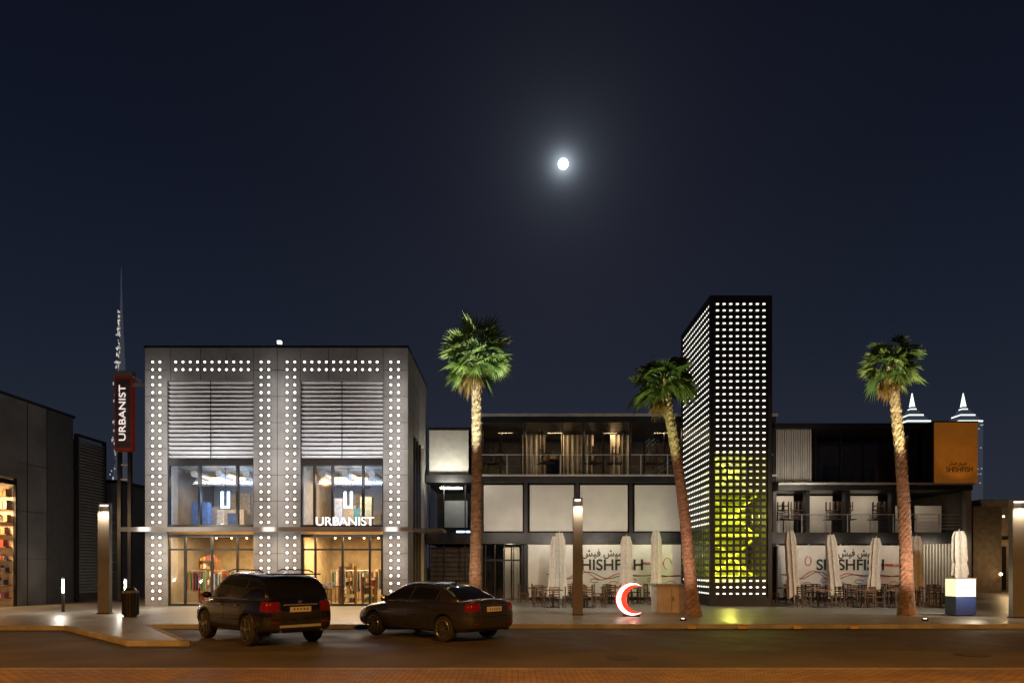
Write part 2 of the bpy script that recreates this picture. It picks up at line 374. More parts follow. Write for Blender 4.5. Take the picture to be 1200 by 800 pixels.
# ---------------------------------------------------------------- left building
LB=empty('grey_building'); X=-21.6
b=MB(); H=9.15
b.box(X-12,X,28.0,33.6,5.7,H,M_conc)
b.box(X-12,X,29.8,33.6,G,5.698,M_conc)
b.box(X-12,X-.2,20,28.0,5.7,H,M_conc); b.box(X-12,X+.06,27.9,33.7,H+.001,H+.12,M_dark)
b.build('walls',LB)
b=MB()
for y in (30.4,31.68,33.0): b.box(X,X+.02,y,y+.03,G,H,M_dark)
for z in (2.2,4.3,6.4): b.box(X,X+.012,29.82,33.6,z,z+.02,M_dark)
b.box(X,X+.03,31.7,33.55,G,H-.05,mat('darker_cladding',(.07,.068,.066),.5,var=.2))
b.build('cladding_joints',LB)
b=MB(); b.box(X-6,X-.05,29.72,29.78,G,5.69,M_wall); b.box(X-6,X-.1,24,29.7,G,G+.02,M_floor); b.box(X-6,X-5.8,24,29.7,G+.03,5.69,M_wall)
for z in range(9):
    zz=G+.35+z*.55; b.box(X-2.5,X-.15,29.35,29.7,zz,zz+.04,M_wood)
    q=X-2.4
    while q<X-.3:
        wdt=R(.06,.2); b.box(q,q+wdt,29.4,29.65,zz+.04,zz+.06+R(.1,.38),random.choice(CM)); q+=wdt+.03
for k in range(7): b.ball((X-.4-.15*(k%2),29.2,1.2+k*.65),.045,M_warm)  # bulbs added to brighten the dim window display
b.box(X-.1,X,29.7,29.8,G,5.69,M_frame);b.box(X-.1,X,28.3,28.36,G,5.69,M_frame);b.box(X-.1,X,27,29.7,5.4,5.6,M_frame)
b.build('shop_window_display',LB)
light('AREA','window_light',(X-.8,28.0,4.6),330,(1,.62,.3),LB,1,1,(X-.8,29.7,2))
b=MB()
z=.6
b.box(X-.3,X-.2,33.9,36.3,G,8.2,M_walld)
while z<8.3:
    b.obox((X,35.0,z),.16,2.2,.03,Matrix.Rotation(math.radians(35),3,'Y'),M_slat); z+=.155
for y in (33.82,36.12): b.box(X-.1,X+.1,y,y+.08,G,8.45,M_dark)
b.box(X-.1,X+.1,33.9,36.12,8.35,8.45,M_dark)
b.build('louvre_wall',LB)
light('SPOT','wall_light',(X+3.5,28.0,.5),200,(1,.93,.85),LB,.1,target=(X,34.5,4),spot=80,blend=.9)
gx,gz=survey(38)
b=MB(); b.box(gx(112),gx(138),38,44,G,gz(566),M_conc); b.box(gx(111),gx(139),37.9,44.1,gz(566),gz(562),M_dark)
for k in range(9): b.box(gx(114),gx(136),37.95,37.99,1+k*.55,1.03+k*.55,M_slat)
b.build('service_kiosk')
b=MB()
for i in range(500):
    gxx=R(-25.5,-19.5); zz=R(1,5.2); yy=R(43.5,46); a=R(0,6.28); L=R(.3,.8)
    b.add([(gxx,yy,zz),(gxx+.06,yy+.05,zz+.04),(gxx+L*math.cos(a),yy+R(-.3,.3),zz+L*math.sin(a))],[(0,1,2)],mat('shrub_leaf',(.05,.07,.03),.6))
b.tube([(-22.5,44.5,0),(-22.5,44.5,3.5)],.12,M_wood,8)
b.build('background_shrub')

# ---------------------------------------------------------------- perforated tower
T=empty('perforated_light_tower'); tx0,tx1=fx(832),fx(905); ty1=35.15; tz=fz(346)
t=MB()
t.box(tx0,tx0+.18,D,D+.18,G,tz,M_dark); t.box(tx1-.18,tx1,D,D+.18,G,tz,M_dark); t.box(tx0,tx0+.18,ty1-.18,ty1,G,tz,M_dark); t.box(tx1-.18,tx1,ty1-.18,ty1,G,tz,M_dark)
for a,bb in ((tz-.15,tz),(G,fz(700))):
    t.box(tx0+.18,tx1-.18,D,D+.18,a,bb,M_dark); t.box(tx0,tx0+.18,D+.18,ty1-.18,a,bb,M_dark)
t.box(tx0+.2,tx1-.2,D+.2,ty1-.2,tz-.12,tz-.02,M_dark)
t.box(tx0+.181,tx1-.181,ty1-.17,ty1-.02,G,tz-.15,M_dark)
t.box(tx1-.17,tx1-.02,D+.18,ty1-.18,G,tz-.15,M_dark)
zA,zB=fz(676),fz(532)
t.build('steel_frame',T)
t=MB()
rs=.283; z0=fz(699)
nr=int((tz-.15-z0)/rs)
for j in range(nr+1):
    z=z0+j*rs; t.box(tx0+.18,tx1-.18,D+.05,D+.08,z-.06,z+.06,M_dark)
    t.box(tx0+.05,tx0+.08,D+.18,ty1-.18,z-.06,z+.06,M_dark)
nc=8
for i in range(nc+1):
    x=tx0+.2+i*(tx1-tx0-.4)/nc; t.box(x-.05,x+.05,D+.082,D+.11,G+.3,tz-.15,M_dark)
ns=16
for i in range(ns+1):
    y=D+.2+i*(ty1-D-.4)/ns; t.box(tx0+.082,tx0+.11,y-.05,y+.05,G+.3,tz-.15,M_dark)
t.box(tx0+.2,tx1-.2,D+.13,D+.16,zB+.1,tz-.16,M_dark); t.box(tx0+.13,tx0+.16,D+.2,ty1-.2,zB-.6,tz-.16,M_dark)
t.box(tx0+.2,tx1-.2,D+.13,D+.16,G,zA-.3,M_dark); t.box(tx0+.13,tx0+.16,D+.2,ty1-.2,G,zA-.3,M_dark)
t.build('perforated_skin',T)
t=MB()
M_ledt=lamp_mat('led_module_white',(1,.97,.84),2.0); M_leds=lamp_mat('led_module_side',(1,.97,.84),2.0); M_ledg=lamp_mat('led_module_low',(.9,1,.5),.8)
for j in range(nr):
    z=z0+(j+.5)*rs
    inz=zA<z<zB
    for i in range(nc):
        x=tx0+.2+(i+.5)*(tx1-tx0-.4)/nc
        m=M_ledt
        if inz:
            if z<zB-1.6: continue
            m=M_ledg
        y=D+.045; t.add([(x-.072,y,z),(x-.048,y,z-.034),(x+.048,y,z-.034),(x+.072,y,z),(x+.048,y,z+.034),(x-.048,y,z+.034)],[(0,1,2,3,4,5)],m)
    for i in range(ns):
        y=D+.2+(i+.5)*(ty1-D-.4)/ns; x=tx0+.045
        if z>zB-3.2 or (z<zA): 
            t.add([(x,y-.08,z),(x,y-.055,z-.036),(x,y+.055,z-.036),(x,y+.08,z),(x,y+.055,z+.036),(x,y-.055,z+.036)],[(5,4,3,2,1,0)],M_leds)
t.build('led_modules',T)
M_yel=mat('yellow_core',(.50,.55,.08),.6,var=.25)
t=MB()
t.box(tx0+.5,tx1-.3,D+2.6,D+3.2,G,zB+.5,M_yel)
for k in range(3):
    zz=zA+k*1.9
    t.tube([(tx0+.3,D+1.2,zz),(tx1-.3,D+1.2,zz+1.8)],.07,M_yel,8); t.tube([(tx1-.3,D+1.25,zz),(tx0+.3,D+1.25,zz+1.8)],.07,M_yel,8)
    t.box(tx0+.2,tx1-.2,D+1.1,D+1.3,zz-.06,zz+.06,M_yel)
for k in range(16): t.box(tx0+.5,tx1-.4,D+1.6+.04*k,D+1.9+.04*k,zA+.2+k*.31,zA+.25+k*.31,M_yel)
t.build('stair_core',T)
light('POINT','tower_uplight',((tx0+tx1)/2-.3,D+.7,zA+.3),230,(1,.95,.15),T,.2)
light('POINT','tower_uplight',((tx0+tx1)/2+.4,D+.7,(zA+zB)/2),240,(.9,.95,.15),T,.2)
light('POINT','tower_uplight',((tx0+tx1)/2-.4,D+.8,zB-.6),120,(.85,.95,.15),T,.2)
light('POINT','tower_uplight',(tx0+.6,D+3.8,zA+1),150,(.8,.95,.15),T,.2)

# ---------------------------------------------------------------- restaurant building
E=36; ex,ez=survey(E); RB=empty('restaurant_building')
r=MB()
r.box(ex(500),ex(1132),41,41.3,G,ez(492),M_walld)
r.box(ex(560),ex(905),E-.5,41,ez(497),ez(488),M_dark)
r.box(ex(905)+.01,ex(1085),E-.3,41,ez(503),ez(497),M_dark)
r.box(ex(500),ex(905),E-.4,41,ez(566),ez(557),M_dark)
r.box(ex(905)+.01,ex(1128),E-.8,41,ez(576),ez(568),M_dark)
r.box(ex(500),ex(1128),E-.3,41,ez(637),ez(624),M_dark)
r.box(ex(560),ex(566),E,E+.4,G,ez(497),M_dark); r.box(ex(1080),ex(1084),E,E+.4,ez(568),ez(503),M_dark); r.box(ex(905),ex(909),E-.1,41,G,ez(497),M_dark)
for p in (614,674,737,799,944,990,1044): r.box(ex(p),ex(p)+.2,E-.05,E+.3,G,ez(566),M_dark)
r.box(ex(1122),ex(1128),E-.7,E-.4,G,ez(576),M_panel)
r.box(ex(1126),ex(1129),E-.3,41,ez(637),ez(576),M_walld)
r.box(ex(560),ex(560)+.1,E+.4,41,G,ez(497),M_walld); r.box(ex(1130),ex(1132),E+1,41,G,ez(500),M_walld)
r.build('structure',RB)
r=MB(); r.box(ex(558),ex(907),E-.56,E-.5,ez(490),ez(487),M_slat); r.box(ex(558),ex(907),E-.46,E-.4,ez(559),ez(557),M_slat)
r.box(ex(905),ex(1130),E-.86,E-.8,ez(570),ez(567.5),M_slat); 
for p in (615,683,737,787): r.tube([(ex(p),E-.3,ez(557)),(ex(p),E-.3,ez(497))],.06,M_dark,8)
r.build('roof_trim',RB)
r=MB(); Y=E+1.7; vx=lambda p:(p-600)/800*Y
r.add([(vx(563),Y,ez(557)),(vx(800),Y,ez(557)),(vx(800),Y,ez(495)),(vx(563),Y,ez(495))],[(0,1,2,3)],M_glassd)
r.add([(vx(953),Y,ez(568)),(vx(1080),Y,ez(568)),(vx(1080),Y,ez(502)),(vx(953),Y,ez(502))],[(0,1,2,3)],M_glassd)
for p in list(range(563,800,24))+[955,985,1012,1046,1078]: r.box(vx(p)-.04,vx(p)+.04,Y-.06,Y+.06,ez(566),ez(496),M_frame)
r.build('upper_glazing',RB)
r=MB(); M_cur=mat('curtain',(.4,.34,.26),.8,var=.2); x=vx(612)
i=0
vs=[];
while x<vx(742):
    vs.append((x,Y+.6+(.1 if i%2 else -.05)+R(-.03,.03))); x+=.13; i+=1
for a,b2 in zip(vs[:-1],vs[1:]):
    if int(a[0]*1.1)%3!=2: r.add([(a[0],a[1],ez(556)),(b2[0],b2[1],ez(556)),(b2[0],b2[1],ez(499)),(a[0],a[1],ez(499))],[(0,1,2,3)],M_cur)
for k in range(14):
    xx=R(vx(570),vx(1070)); r.box(xx,xx+R(.3,1),40.4,40.8,ez(556),ez(556)+R(.6,1.9),random.choice([CM[3],CM[5],CM[10],M_wood]))
r.build('curtains_and_furniture',RB)
for xx,e in ((592,55),(650,62),(715,55),(775,55),(975,16),(1045,16)):
    light('AREA','ceiling_light',(vx(xx),E+2.0,ez(499)),e,(1,.72,.42),RB,.8,.8,(vx(xx),E+2.6,0))
r=MB()
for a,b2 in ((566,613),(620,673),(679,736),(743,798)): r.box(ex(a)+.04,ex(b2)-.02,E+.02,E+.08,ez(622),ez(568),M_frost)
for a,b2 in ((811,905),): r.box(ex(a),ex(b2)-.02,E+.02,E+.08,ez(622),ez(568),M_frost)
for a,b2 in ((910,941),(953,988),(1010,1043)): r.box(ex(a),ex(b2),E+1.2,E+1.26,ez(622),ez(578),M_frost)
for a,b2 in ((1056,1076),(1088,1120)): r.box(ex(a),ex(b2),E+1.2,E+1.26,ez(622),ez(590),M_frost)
r.build('frosted_panels',RB)
r=MB()
r.box(ex(503),ex(549),E+.02,E+.1,ez(559),ez(504),M_silver); r.box(ex(502),ex(560),E-.1,41,ez(504),ez(501),M_dark)
x=ex(907)
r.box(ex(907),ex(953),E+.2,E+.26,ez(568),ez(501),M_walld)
while x<ex(952): r.box(x,x+.07,E+.05,E+.18,ez(567),ez(502),M_silver); x+=.12
r.build('wall_panels',RB)
light('AREA','panel_washer',(ex(526),E-1.2,ez(568)),95,(1,.93,.76),RB,1.2,.2,(ex(526),E+.1,ez(540)))
for a in (590,646,707,770): light('AREA','panel_washer',(ex(a),E-2.2,ez(627)),17,(1,.92,.79),RB,1.8,.2,(ex(a),E+.1,ez(592)))
light('AREA','panel_washer',(ex(930),E-2.2,ez(578)),34,(1,.88,.68),RB,1.5,.2,(ex(930),E+.1,ez(535)))
for a in (925,970,1026,1080): light('AREA','terrace_light',(ex(a),E+.1,ez(577)),9,(1,.86,.66),RB,.8,.2,(ex(a),E+1.1,ez(615)))
r=MB()
r.add([(ex(568),E+.1,G),(ex(613),E+.1,G),(ex(613),E+.1,ez(637)),(ex(568),E+.1,ez(637))],[(0,1,2,3)],M_glassd)
r.add([(ex(502),E+.1,ez(622)),(ex(560),E+.1,ez(622)),(ex(560),E+.1,ez(568)),(ex(502),E+.1,ez(568))],[(0,1,2,3)],M_glassd)
for p in (569,580,591,602,612,503,520,545): r.box(ex(p)-.03,ex(p)+.03,E+.05,E+.15,G,ez(637) if p>560 else ez(568),M_frame)
r.box(ex(567),ex(614),E+.04,E+.16,ez(657),ez(655),M_frame)
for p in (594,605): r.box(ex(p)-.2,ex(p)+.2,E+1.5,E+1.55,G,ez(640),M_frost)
r.box(ex(502),ex(560),E+1,E+1.1,G,ez(640),M_walld)
for k in range(10): r.box(ex(502),ex(560),E+.9,E+.95,.6+k*.25,.63+k*.25,M_dark)
r.box(ex(515),ex(545),E+2,E+2.1,ez(615),ez(582),M_silver)
r.box(ex(534),ex(550),E+.5,E+.55,ez(623.5),ez(621),M_cool)
r.build('entrance',RB)
light('POINT','entrance_light',(ex(598),E+.9,ez(645)),25,(1,.8,.55),RB,.1)
light('AREA','side_room_light',(ex(530),E+1.2,ez(570)),12,(.8,.85,1),RB,1,1,(ex(530),E+1.2,0))
a=MB(); M_amb=mat('amber_panel',(.42,.15,.02),.45,0,(1,.34,.03),.10,var=.3,vscale=1.2)
a.box(ex(1082.5),ex(1132),E-.9,E+1.2,ez(568)+.005,ez(499),M_amb); a.box(ex(1082),ex(1132.6),E-.93,E+1.25,ez(499)+.001,ez(497.5),M_dark)
a.box(ex(1080),ex(1082.5)-.003,E-.88,E+1.2,ez(568)+.006,ez(499),M_dark)
ab=a.build('sign_box',RB)
text('sign_text','SHISHFISH',(ex(1111),E-.92,ez(553)),ex(1126)-ex(1096),M_ink,RB,ext=.01,height=.28)
AR='\uFEB6\uFEF4\uFED3 \uFEB6\uFEF4\uFEB7'
text('sign_text_arabic',AR,(ex(1109),E-.92,ez(546)),ex(1120)-ex(1100),M_ink,RB,ext=.01,height=.22)
light('SPOT','sign_spot',(ex(1111),E-3.0,ez(574)),55,(1,.6,.2),RB,.1,target=(ex(1111),E-.9,ez(535)),spot=60)
r=MB()
def rail(xa,xb,y,z,h=1.05,step=1.4,gl=True):
    r.tube([(xa,y,z+h),(xb,y,z+h)],.022,M_slat,6)
    x=xa
    while x<=xb+.01: r.box(x-.02,x+.02,y-.02,y+.02,z,z+h,M_slat); x+=step
    if gl: r.add([(xa,y+.03,z+.08),(xb,y+.03,z+.08),(xb,y+.03,z+h-.05),(xa,y+.03,z+h-.05)],[(0,1,2,3)],M_glass)
rail(ex(563),ex(903),E-.3,ez(557)); rail(ex(911),ex(1122),E-.2,ez(624),.95,1.2)
for k in range(4): r.tube([(ex(1072),E-.25,ez(624)+.2+k*.18),(ex(1122),E-.25,ez(624)+.2+k*.18)],.012,M_slat,5)
r.build('balustrade',RB)
r=MB(); hb0,hb1=ex(619),ex(800)
r.box(hb0,hb1,E-.4,E-.34,G+.15,ez(638),M_banner); r.box(ex(908),ex(1056),E-.4,E-.34,G+.15,ez(639),M_banner)
for p in (619,650,680,710,740,770,800,908,945,982,1019,1056): r.box(ex(p)-.03,ex(p)+.03,E-.33,E-.25,G,ez(637.5),M_slat)
for (c0,c1) in ((ex(640),ex(795)),(ex(912),ex(1052))):
    for rr,cc,am in ((1.0,M_red,.25),(.93,M_ink,.2)):
        pts=[(c0+(c1-c0)*k/60,E-.41,ez(674)+am*math.sin(k*.35*rr+am*9)*(.4+.6*math.sin(k*.09))) for k in range(61)]
        r.tube(pts,.018,cc,4)
    for k in range(7):
        cx=c0+(c1-c0)*(k+.5)/7; cz=ez(682)+R(-.1,.15); q=[(cx+.22*math.cos(a2*.5),E-.41,cz+.1*math.sin(a2*.5)) for a2 in range(0,12)]
        r.tube(q,.014,random.choice([M_ink,M_red]),4)
r.tube([(ex(943)+.16*math.cos(a2*.42+1.7),E-.41,ez(657)+.24*math.sin(a2*.42+1.7)) for a2 in range(0,15)],.022,M_red,5)
r.tube([(ex(780)+.2*math.cos(a2*.42),E-.41,ez(660)+.3*math.sin(a2*.42)) for a2 in range(0,12)],.02,M_red,5)
r.build('hoarding',RB)
text('hoarding_text','SHISHFISH',(ex(712),E-.43,ez(662)),ex(752)-ex(672),M_ink,RB,height=.58,bold=.015)
text('hoarding_text','SHISHFISH',(ex(992),E-.43,ez(662)),ex(1032)-ex(954),M_ink,RB,height=.58,bold=.015)
text('hoarding_arabic',AR,(ex(706),E-.43,ez(648)),ex(732)-ex(682),M_ink,RB,height=.5,bold=.01)
text('hoarding_arabic',AR,(ex(1000),E-.43,ez(648)),ex(1022)-ex(978),M_ink,RB,height=.5,bold=.01)
text('hoarding_note','OPENING SOON',(ex(762),E-.43,ez(660)),ex(776)-ex(750),M_red,RB,height=.14)
text('hoarding_note','OPENING SOON',(ex(1041),E-.43,ez(662)),ex(1052)-ex(1031),M_red,RB,height=.14)
for a in (650,700,760,930,980,1035): light('AREA','soffit_downlight',(ex(a),E-1.6,ez(640)+.3),10,(1,.88,.7),RB,.8,.15,(ex(a),E-.4,ez(672)))
r=MB(); x=ex(1076)
while x<ex(1118): r.box(x,x+.09,E-.2,E-.08,G,ez(634),M_silver); x+=.16
r.build('slat_screen',RB)
light('AREA','screen_light',(ex(1097),E-1.5,ez(636)),22,(1,.85,.6),RB,1,.2,(ex(1097),E-.1,ez(665)))

# right background low buildings
gx,gz=survey(48)
b=MB(); M_sand=mat('sand_render',(.22,.17,.12),.85,var=.25,bump=.2)
b.box(gx(1118),gx(1150),46,52,0,gz(596),M_sand); b.box(gx(1150),gx(1300),48,56,0,gz(588),M_sand); b.box(gx(1150)-.1,gx(1300),47.9,56,gz(588),gz(585),M_panel)
b.box(gx(1150),gx(1200),47.95,47.99,gz(632),gz(628),M_dark)
for p in (1158,1170): b.box(gx(p),gx(p+8),47.9,47.98,gz(690),gz(640),M_frame)
b.ball((gx(1143),45.5,gz(672)),.1,M_warm); b.ball((gx(1164),47,gz(606)),.07,M_led); b.ball((gx(1190),47.5,gz(640)),.06,M_warm)
lb=b.build('low_building')
light('POINT','porch_light',(gx(1160),46.3,gz(645)),90,(1,.65,.3),lb,.1); light('POINT','porch_light',(gx(1135),44,gz(655)),60,(1,.7,.35),lb,.1)

# ---------------------------------------------------------------- skyscrapers
d=1880; kx,kz=survey(d); b=MB(); M_sky=mat('tower_glass',(.06,.07,.09),.3,.5,(.32,.36,.5),.11,var=.2,vscale=.02); M_pt=lamp_mat('tower_light',(1,.92,.78),.42)  # tower_glass: faint light on the tower bodies is put in as emission
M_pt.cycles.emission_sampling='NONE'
cx=kx(142); tiers=[(0,26),(180,23),(300,19),(400,15),(500,10.5),(580,7.5),(640,5),(700,3.2),(760,1.8),(826,.7)]
for (h0,r0),(h1,r1) in zip(tiers[:-1],tiers[1:]):
    for k in range(3):
        a=k*2.094+.5; o=r0*.5
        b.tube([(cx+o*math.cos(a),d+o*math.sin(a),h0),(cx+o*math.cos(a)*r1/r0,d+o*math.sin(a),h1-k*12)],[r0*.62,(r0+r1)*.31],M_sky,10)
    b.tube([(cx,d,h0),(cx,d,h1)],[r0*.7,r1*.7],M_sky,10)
for i in range(110):
    h=R(120,700); rr=[r for hh,r in tiers if hh<=h][-1]; x=cx+R(-rr,rr)*.6; b.box(x-.8,x+.8,d-rr-9,d-rr-7,h,h+R(3,9),M_pt)
for h in (560,600,636,655,700): 
    rr=[r for hh,r in tiers if hh<=h][-1]; b.box(cx-rr*.8,cx+rr*.8,d-rr-8,d-rr-6,h,h+3.5,M_pt)
b.build('skyscraper')
d=1200; kx,kz=survey(d); M_crown=lamp_mat('crown_light',(.85,1,.9),1.6); M_crown.cycles.emission_sampling='NONE'
for px,yt in ((1077,457),(1138,457)):
    b=MB(); cx=kx(px); zt=kz(yt); zb=kz(494)
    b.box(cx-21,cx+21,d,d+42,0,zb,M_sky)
    h=zb
    for k in range(5):
        wd=21*(1-k*.19); hh=(zt-zb)*.11
        b.box(cx-wd,cx+wd,d+21-wd,d+21+wd,h,h+hh*.45,M_sky if k%2 else M_crown); b.box(cx-wd*.86,cx+wd*.86,d+21-wd*.86,d+21+wd*.86,h+hh*.45,h+hh,M_sky)
        h+=hh
    b.tube([(cx,d+21,h),(cx,d+21,zt)],[5,.6],M_crown,8)
    for k in range(60): 
        xx=cx+R(-19,19); zz=R(40,zb-5); b.box(xx,xx+2,d-1,d-.2,zz,zz+1.6,M_pt)
    b.build('skyscraper')
    
# ---------------------------------------------------------------- palms
LEAF=[leafmat('palm_leaf_a',(.10,.14,.055)),leafmat('palm_leaf_b',(.13,.17,.065)),leafmat('palm_leaf_c',(.06,.10,.04))]
DRY=leafmat('palm_leaf_dry',(.22,.14,.06)); BARK=mat('palm_bark',(.24,.17,.13),.9,var=.45,vscale=5,bump=.8,bscale=14,stretch=(1,1,2.5))
def palm(base,tp,bend,Rc,seed,droop=.35,n=64,dry=10,low=-.55):
    rng=random.Random(seed); P=empty('fan_palm',(0,0,0)); t=MB(); base=Vector(base); tp=Vector(tp)
    def pos(u): return base.lerp(tp,u)+Vector(bend)*math.sin(math.pi*u)
    def rad(u): return .205-.05*u+.12*math.exp(-u*16)
    N=90; nn=16; vs=[];fs=[]
    for i in range(N+1):
        u=i/N; p=pos(u); r=rad(u)
        for k in range(nn):
            q=2*math.pi*k/nn+ (i%2)*.2; rr=r*(1+ .07*((i+k)%2) + rng.uniform(-.05,.05)); vs.append((p.x+rr*math.cos(q),p.y+rr*math.sin(q),p.z))
    for i in range(N):
        for k in range(nn): fs.append((i*nn+k,i*nn+(k+1)%nn,(i+1)*nn+(k+1)%nn,(i+1)*nn+k))
    t.add(vs,fs,BARK)
    for i in range(320):
        u=rng.uniform(.03,1)**.8; p=pos(u); q=rng.uniform(0,6.28); r=rad(u)*.97
        o=Vector((math.cos(q),math.sin(q),0)); s=Vector((-math.sin(q),math.cos(q),0)); c=p+o*r
        t.add([c-s*.04,c+s*.04,c+o*.045+Vector((0,0,.11))],[(0,1,2)],BARK)
    t.build('trunk',P)
    l=MB(); c0=pos(1)
    def leaf(az,el,m,pl,bl,dr):
        d=Vector((math.cos(az)*math.cos(el),math.sin(az)*math.cos(el),math.sin(el)))
        p=c0+Vector((0,0,rng.uniform(-.2,.3))); mid=p+d*pl*.5+Vector((0,0,.04)); e=p+d*pl-Vector((0,0,dr*pl*.25))
        l.tube([p,mid,e],[.022,.016,.011],m,4,False)
        d2=(e-mid).normalized(); s=d2.cross(Vector((0,0,1)))
        if s.length<.1: s=Vector((1,0,0))
        s.normalize(); tw=rng.uniform(-.9,.9); nrm=d2.cross(s); s=(s*math.cos(tw)+nrm*math.sin(tw)).normalized(); nrm=s.cross(d2)
        K=9
        for k in range(-K,K+1):
            a=k/K*1.45+rng.uniform(-.04,.04); L=bl*(1-.3*abs(k/K))*rng.uniform(.85,1.12)
            v=d2*math.cos(a)+s*math.sin(a)-nrm*.15*abs(math.sin(a)); w2=(d2*-math.sin(a)+s*math.cos(a))*.024*bl/.7
            z=Vector((0,0,-1)); m1=e+v*L*.5+z*L*dr*.08; tip=e+v*L*.98+z*L*dr*.5*rng.uniform(.5,1.5)
            l.add([e,m1-w2+nrm*.008,tip,m1+w2+nrm*.008],[(0,1,2),(0,2,3)],m)
    for i in range(n):
        az=i*2.4+rng.uniform(-.3,.3); el=math.asin(max(-1,min(1,low+(.98-low)*((i+.5)/n))))
        leaf(az,el,rng.choice(LEAF),Rc*rng.uniform(.42,.62),Rc*rng.uniform(.48,.66),droop*rng.uniform(.4,1.6))
    for i in range(dry):
        leaf(rng.uniform(0,6.28),rng.uniform(-1.35,-.9),DRY,Rc*.45,Rc*.42,1.2)
    l.build('fronds',P)
    return P
hx=lambda p,d=24:(p-600)/800*d
hz=lambda p,d=24:EYE+(665-p)/800*d
P1=palm((hx(556),24,G),(hx(558),24,hz(418)),(.05,0,0),1.34,3,.15,60,3,-.75)
P2=palm((hx(812),24,G),(hx(779),24.3,hz(444)),(.16,0,0),1.2,5,.55,48,6,-.5)
P3=palm((hx(1063),24,G),(hx(1044),24,hz(426)),(.14,0,0),1.02,8,.5,48,16,-.6)
def uplights(P,x,crown,e1,e2,c1,c2,off=(-.5,-1.5),k=1):
    o=MB(); y=24+off[1]; xx=x+off[0]; o.tube([(xx,y,G),(xx,y,G+.06)],.1,M_dark,12); o.tube([(xx,y,G+.06),(xx,y,G+.07)],.05,M_ledsoft,12); o.build('uplight_fixture',P)
    light('SPOT','crown_uplight',(xx,y,G+.2),e2,c2,P,.08,target=crown,spot=17,blend=.35)
    light('SPOT','trunk_uplight',(xx,y,G+.22),e1,c1,P,.08,target=(crown[0]*.5+x*.5,24,4.5),spot=95,blend=.8)
uplights(P1,hx(556),(hx(560),24,hz(386)),420,25000,(1,.66,.42),(.95,1,.62),(-.6,-2.4))
uplights(P2,hx(812),(hx(777),24.3,hz(418)),620,6500,(1,.56,.36),(.85,1,.35),(-.9,-2.2))
uplights(P3,hx(1063),(hx(1045),24,hz(394)),950,19000,(1,.56,.36),(1,.93,.45),(-.7,-2.2))

# ---------------------------------------------------------------- street furniture
def lamp_post(x,y,ztop,w=.34,e=500,tgt=(0,7)):
    o=empty('lamp_post',(x,y,G)); p=MB(); h=ztop-G
    p.box(-w/2,w/2,-.1,.1,0,h-.3,M_conc); p.box(-w/2-.03,w/2+.03,-.13,.13,0,.04,M_dark); p.box(-w/2,w/2,-.1,.1,h-.06,h,M_conc)
    p.box(-w/2,-w/2+.04,-.1,.1,h-.3,h-.06,M_conc); p.box(w/2-.04,w/2,-.1,.1,h-.3,h-.06,M_conc); p.box(-w/2+.04,w/2-.04,.06,.1,h-.3,h-.06,M_conc); p.build('column',o,bevel=.01)
    q=MB(); q.box(-w/2+.07,w/2-.07,-.07,.05,h-.1,h-.065,M_ledsoft); q.build('luminaire',o)
    l=light('SPOT','lamp',(0,-.3,h-.3),110,(1,.76,.48),o,.1,spot=150); l.rotation_euler=(.25,0,0)
    light('SPOT','frontage_fill_light',(0,.25,h-.25),e,(1,.9,.74),o,.1,target=(tgt[0],tgt[1],1.2-G),spot=120,blend=.9)  # extra fill added to light umbrellas and paving, no fixture of its own
lamp_post(hx(677,24.4),24.4,hz(583,24.4),.34,850,(1.5,7)); lamp_post(hx(123,25),25,hz(583,25)-.2,.42,450,(3,6)); lamp_post(hx(1193,23),23,hz(585,23),.5,1200,(-5,8))
def bollard(px,d,top):
    o=MB(); h=EYE+(665-top)/800*d-G; o.tube([(0,0,0),(0,0,h*.55)],.055,M_dark,12); o.tube([(0,0,h*.55),(0,0,h*.95)],.04,M_ledsoft,12); o.tube([(0,0,h*.95),(0,0,h)],.06,M_dark,12)
    ob=o.build('bollard_light',loc=((px-600)/800*d,d,G)); light('POINT','lamp',(0,-.2,h*.8),60,(1,.9,.75),ob,.06)
bollard(74,26,676); bollard(147,27,677)
o=MB(); x=hx(153,23.5); o.tube([(x,23.5,G),(x,23.5,G+.05)],.2,M_black,18); o.tube([(x,23.5,G+.05),(x,23.5,G+.82)],.24,M_dark,18); o.tube([(x,23.5,G+.82),(x,23.5,G+.9)],.26,M_conc,18); o.tube([(x,23.5,G+.9),(x,23.5,G+1.0)],[.2,.14],M_dark,18)
for k in range(18): 
    a=k*math.pi/9; o.box(x+.25*math.cos(a)-.012,x+.25*math.cos(a)+.012,23.5+.25*math.sin(a)-.012,23.5+.25*math.sin(a)+.012,G+.08,G+.8,M_dark)
o.build('litter_bin')
C=empty('crescent_moon_sculpture'); d=23.6; cx,cz=hx(741,d),G+.6
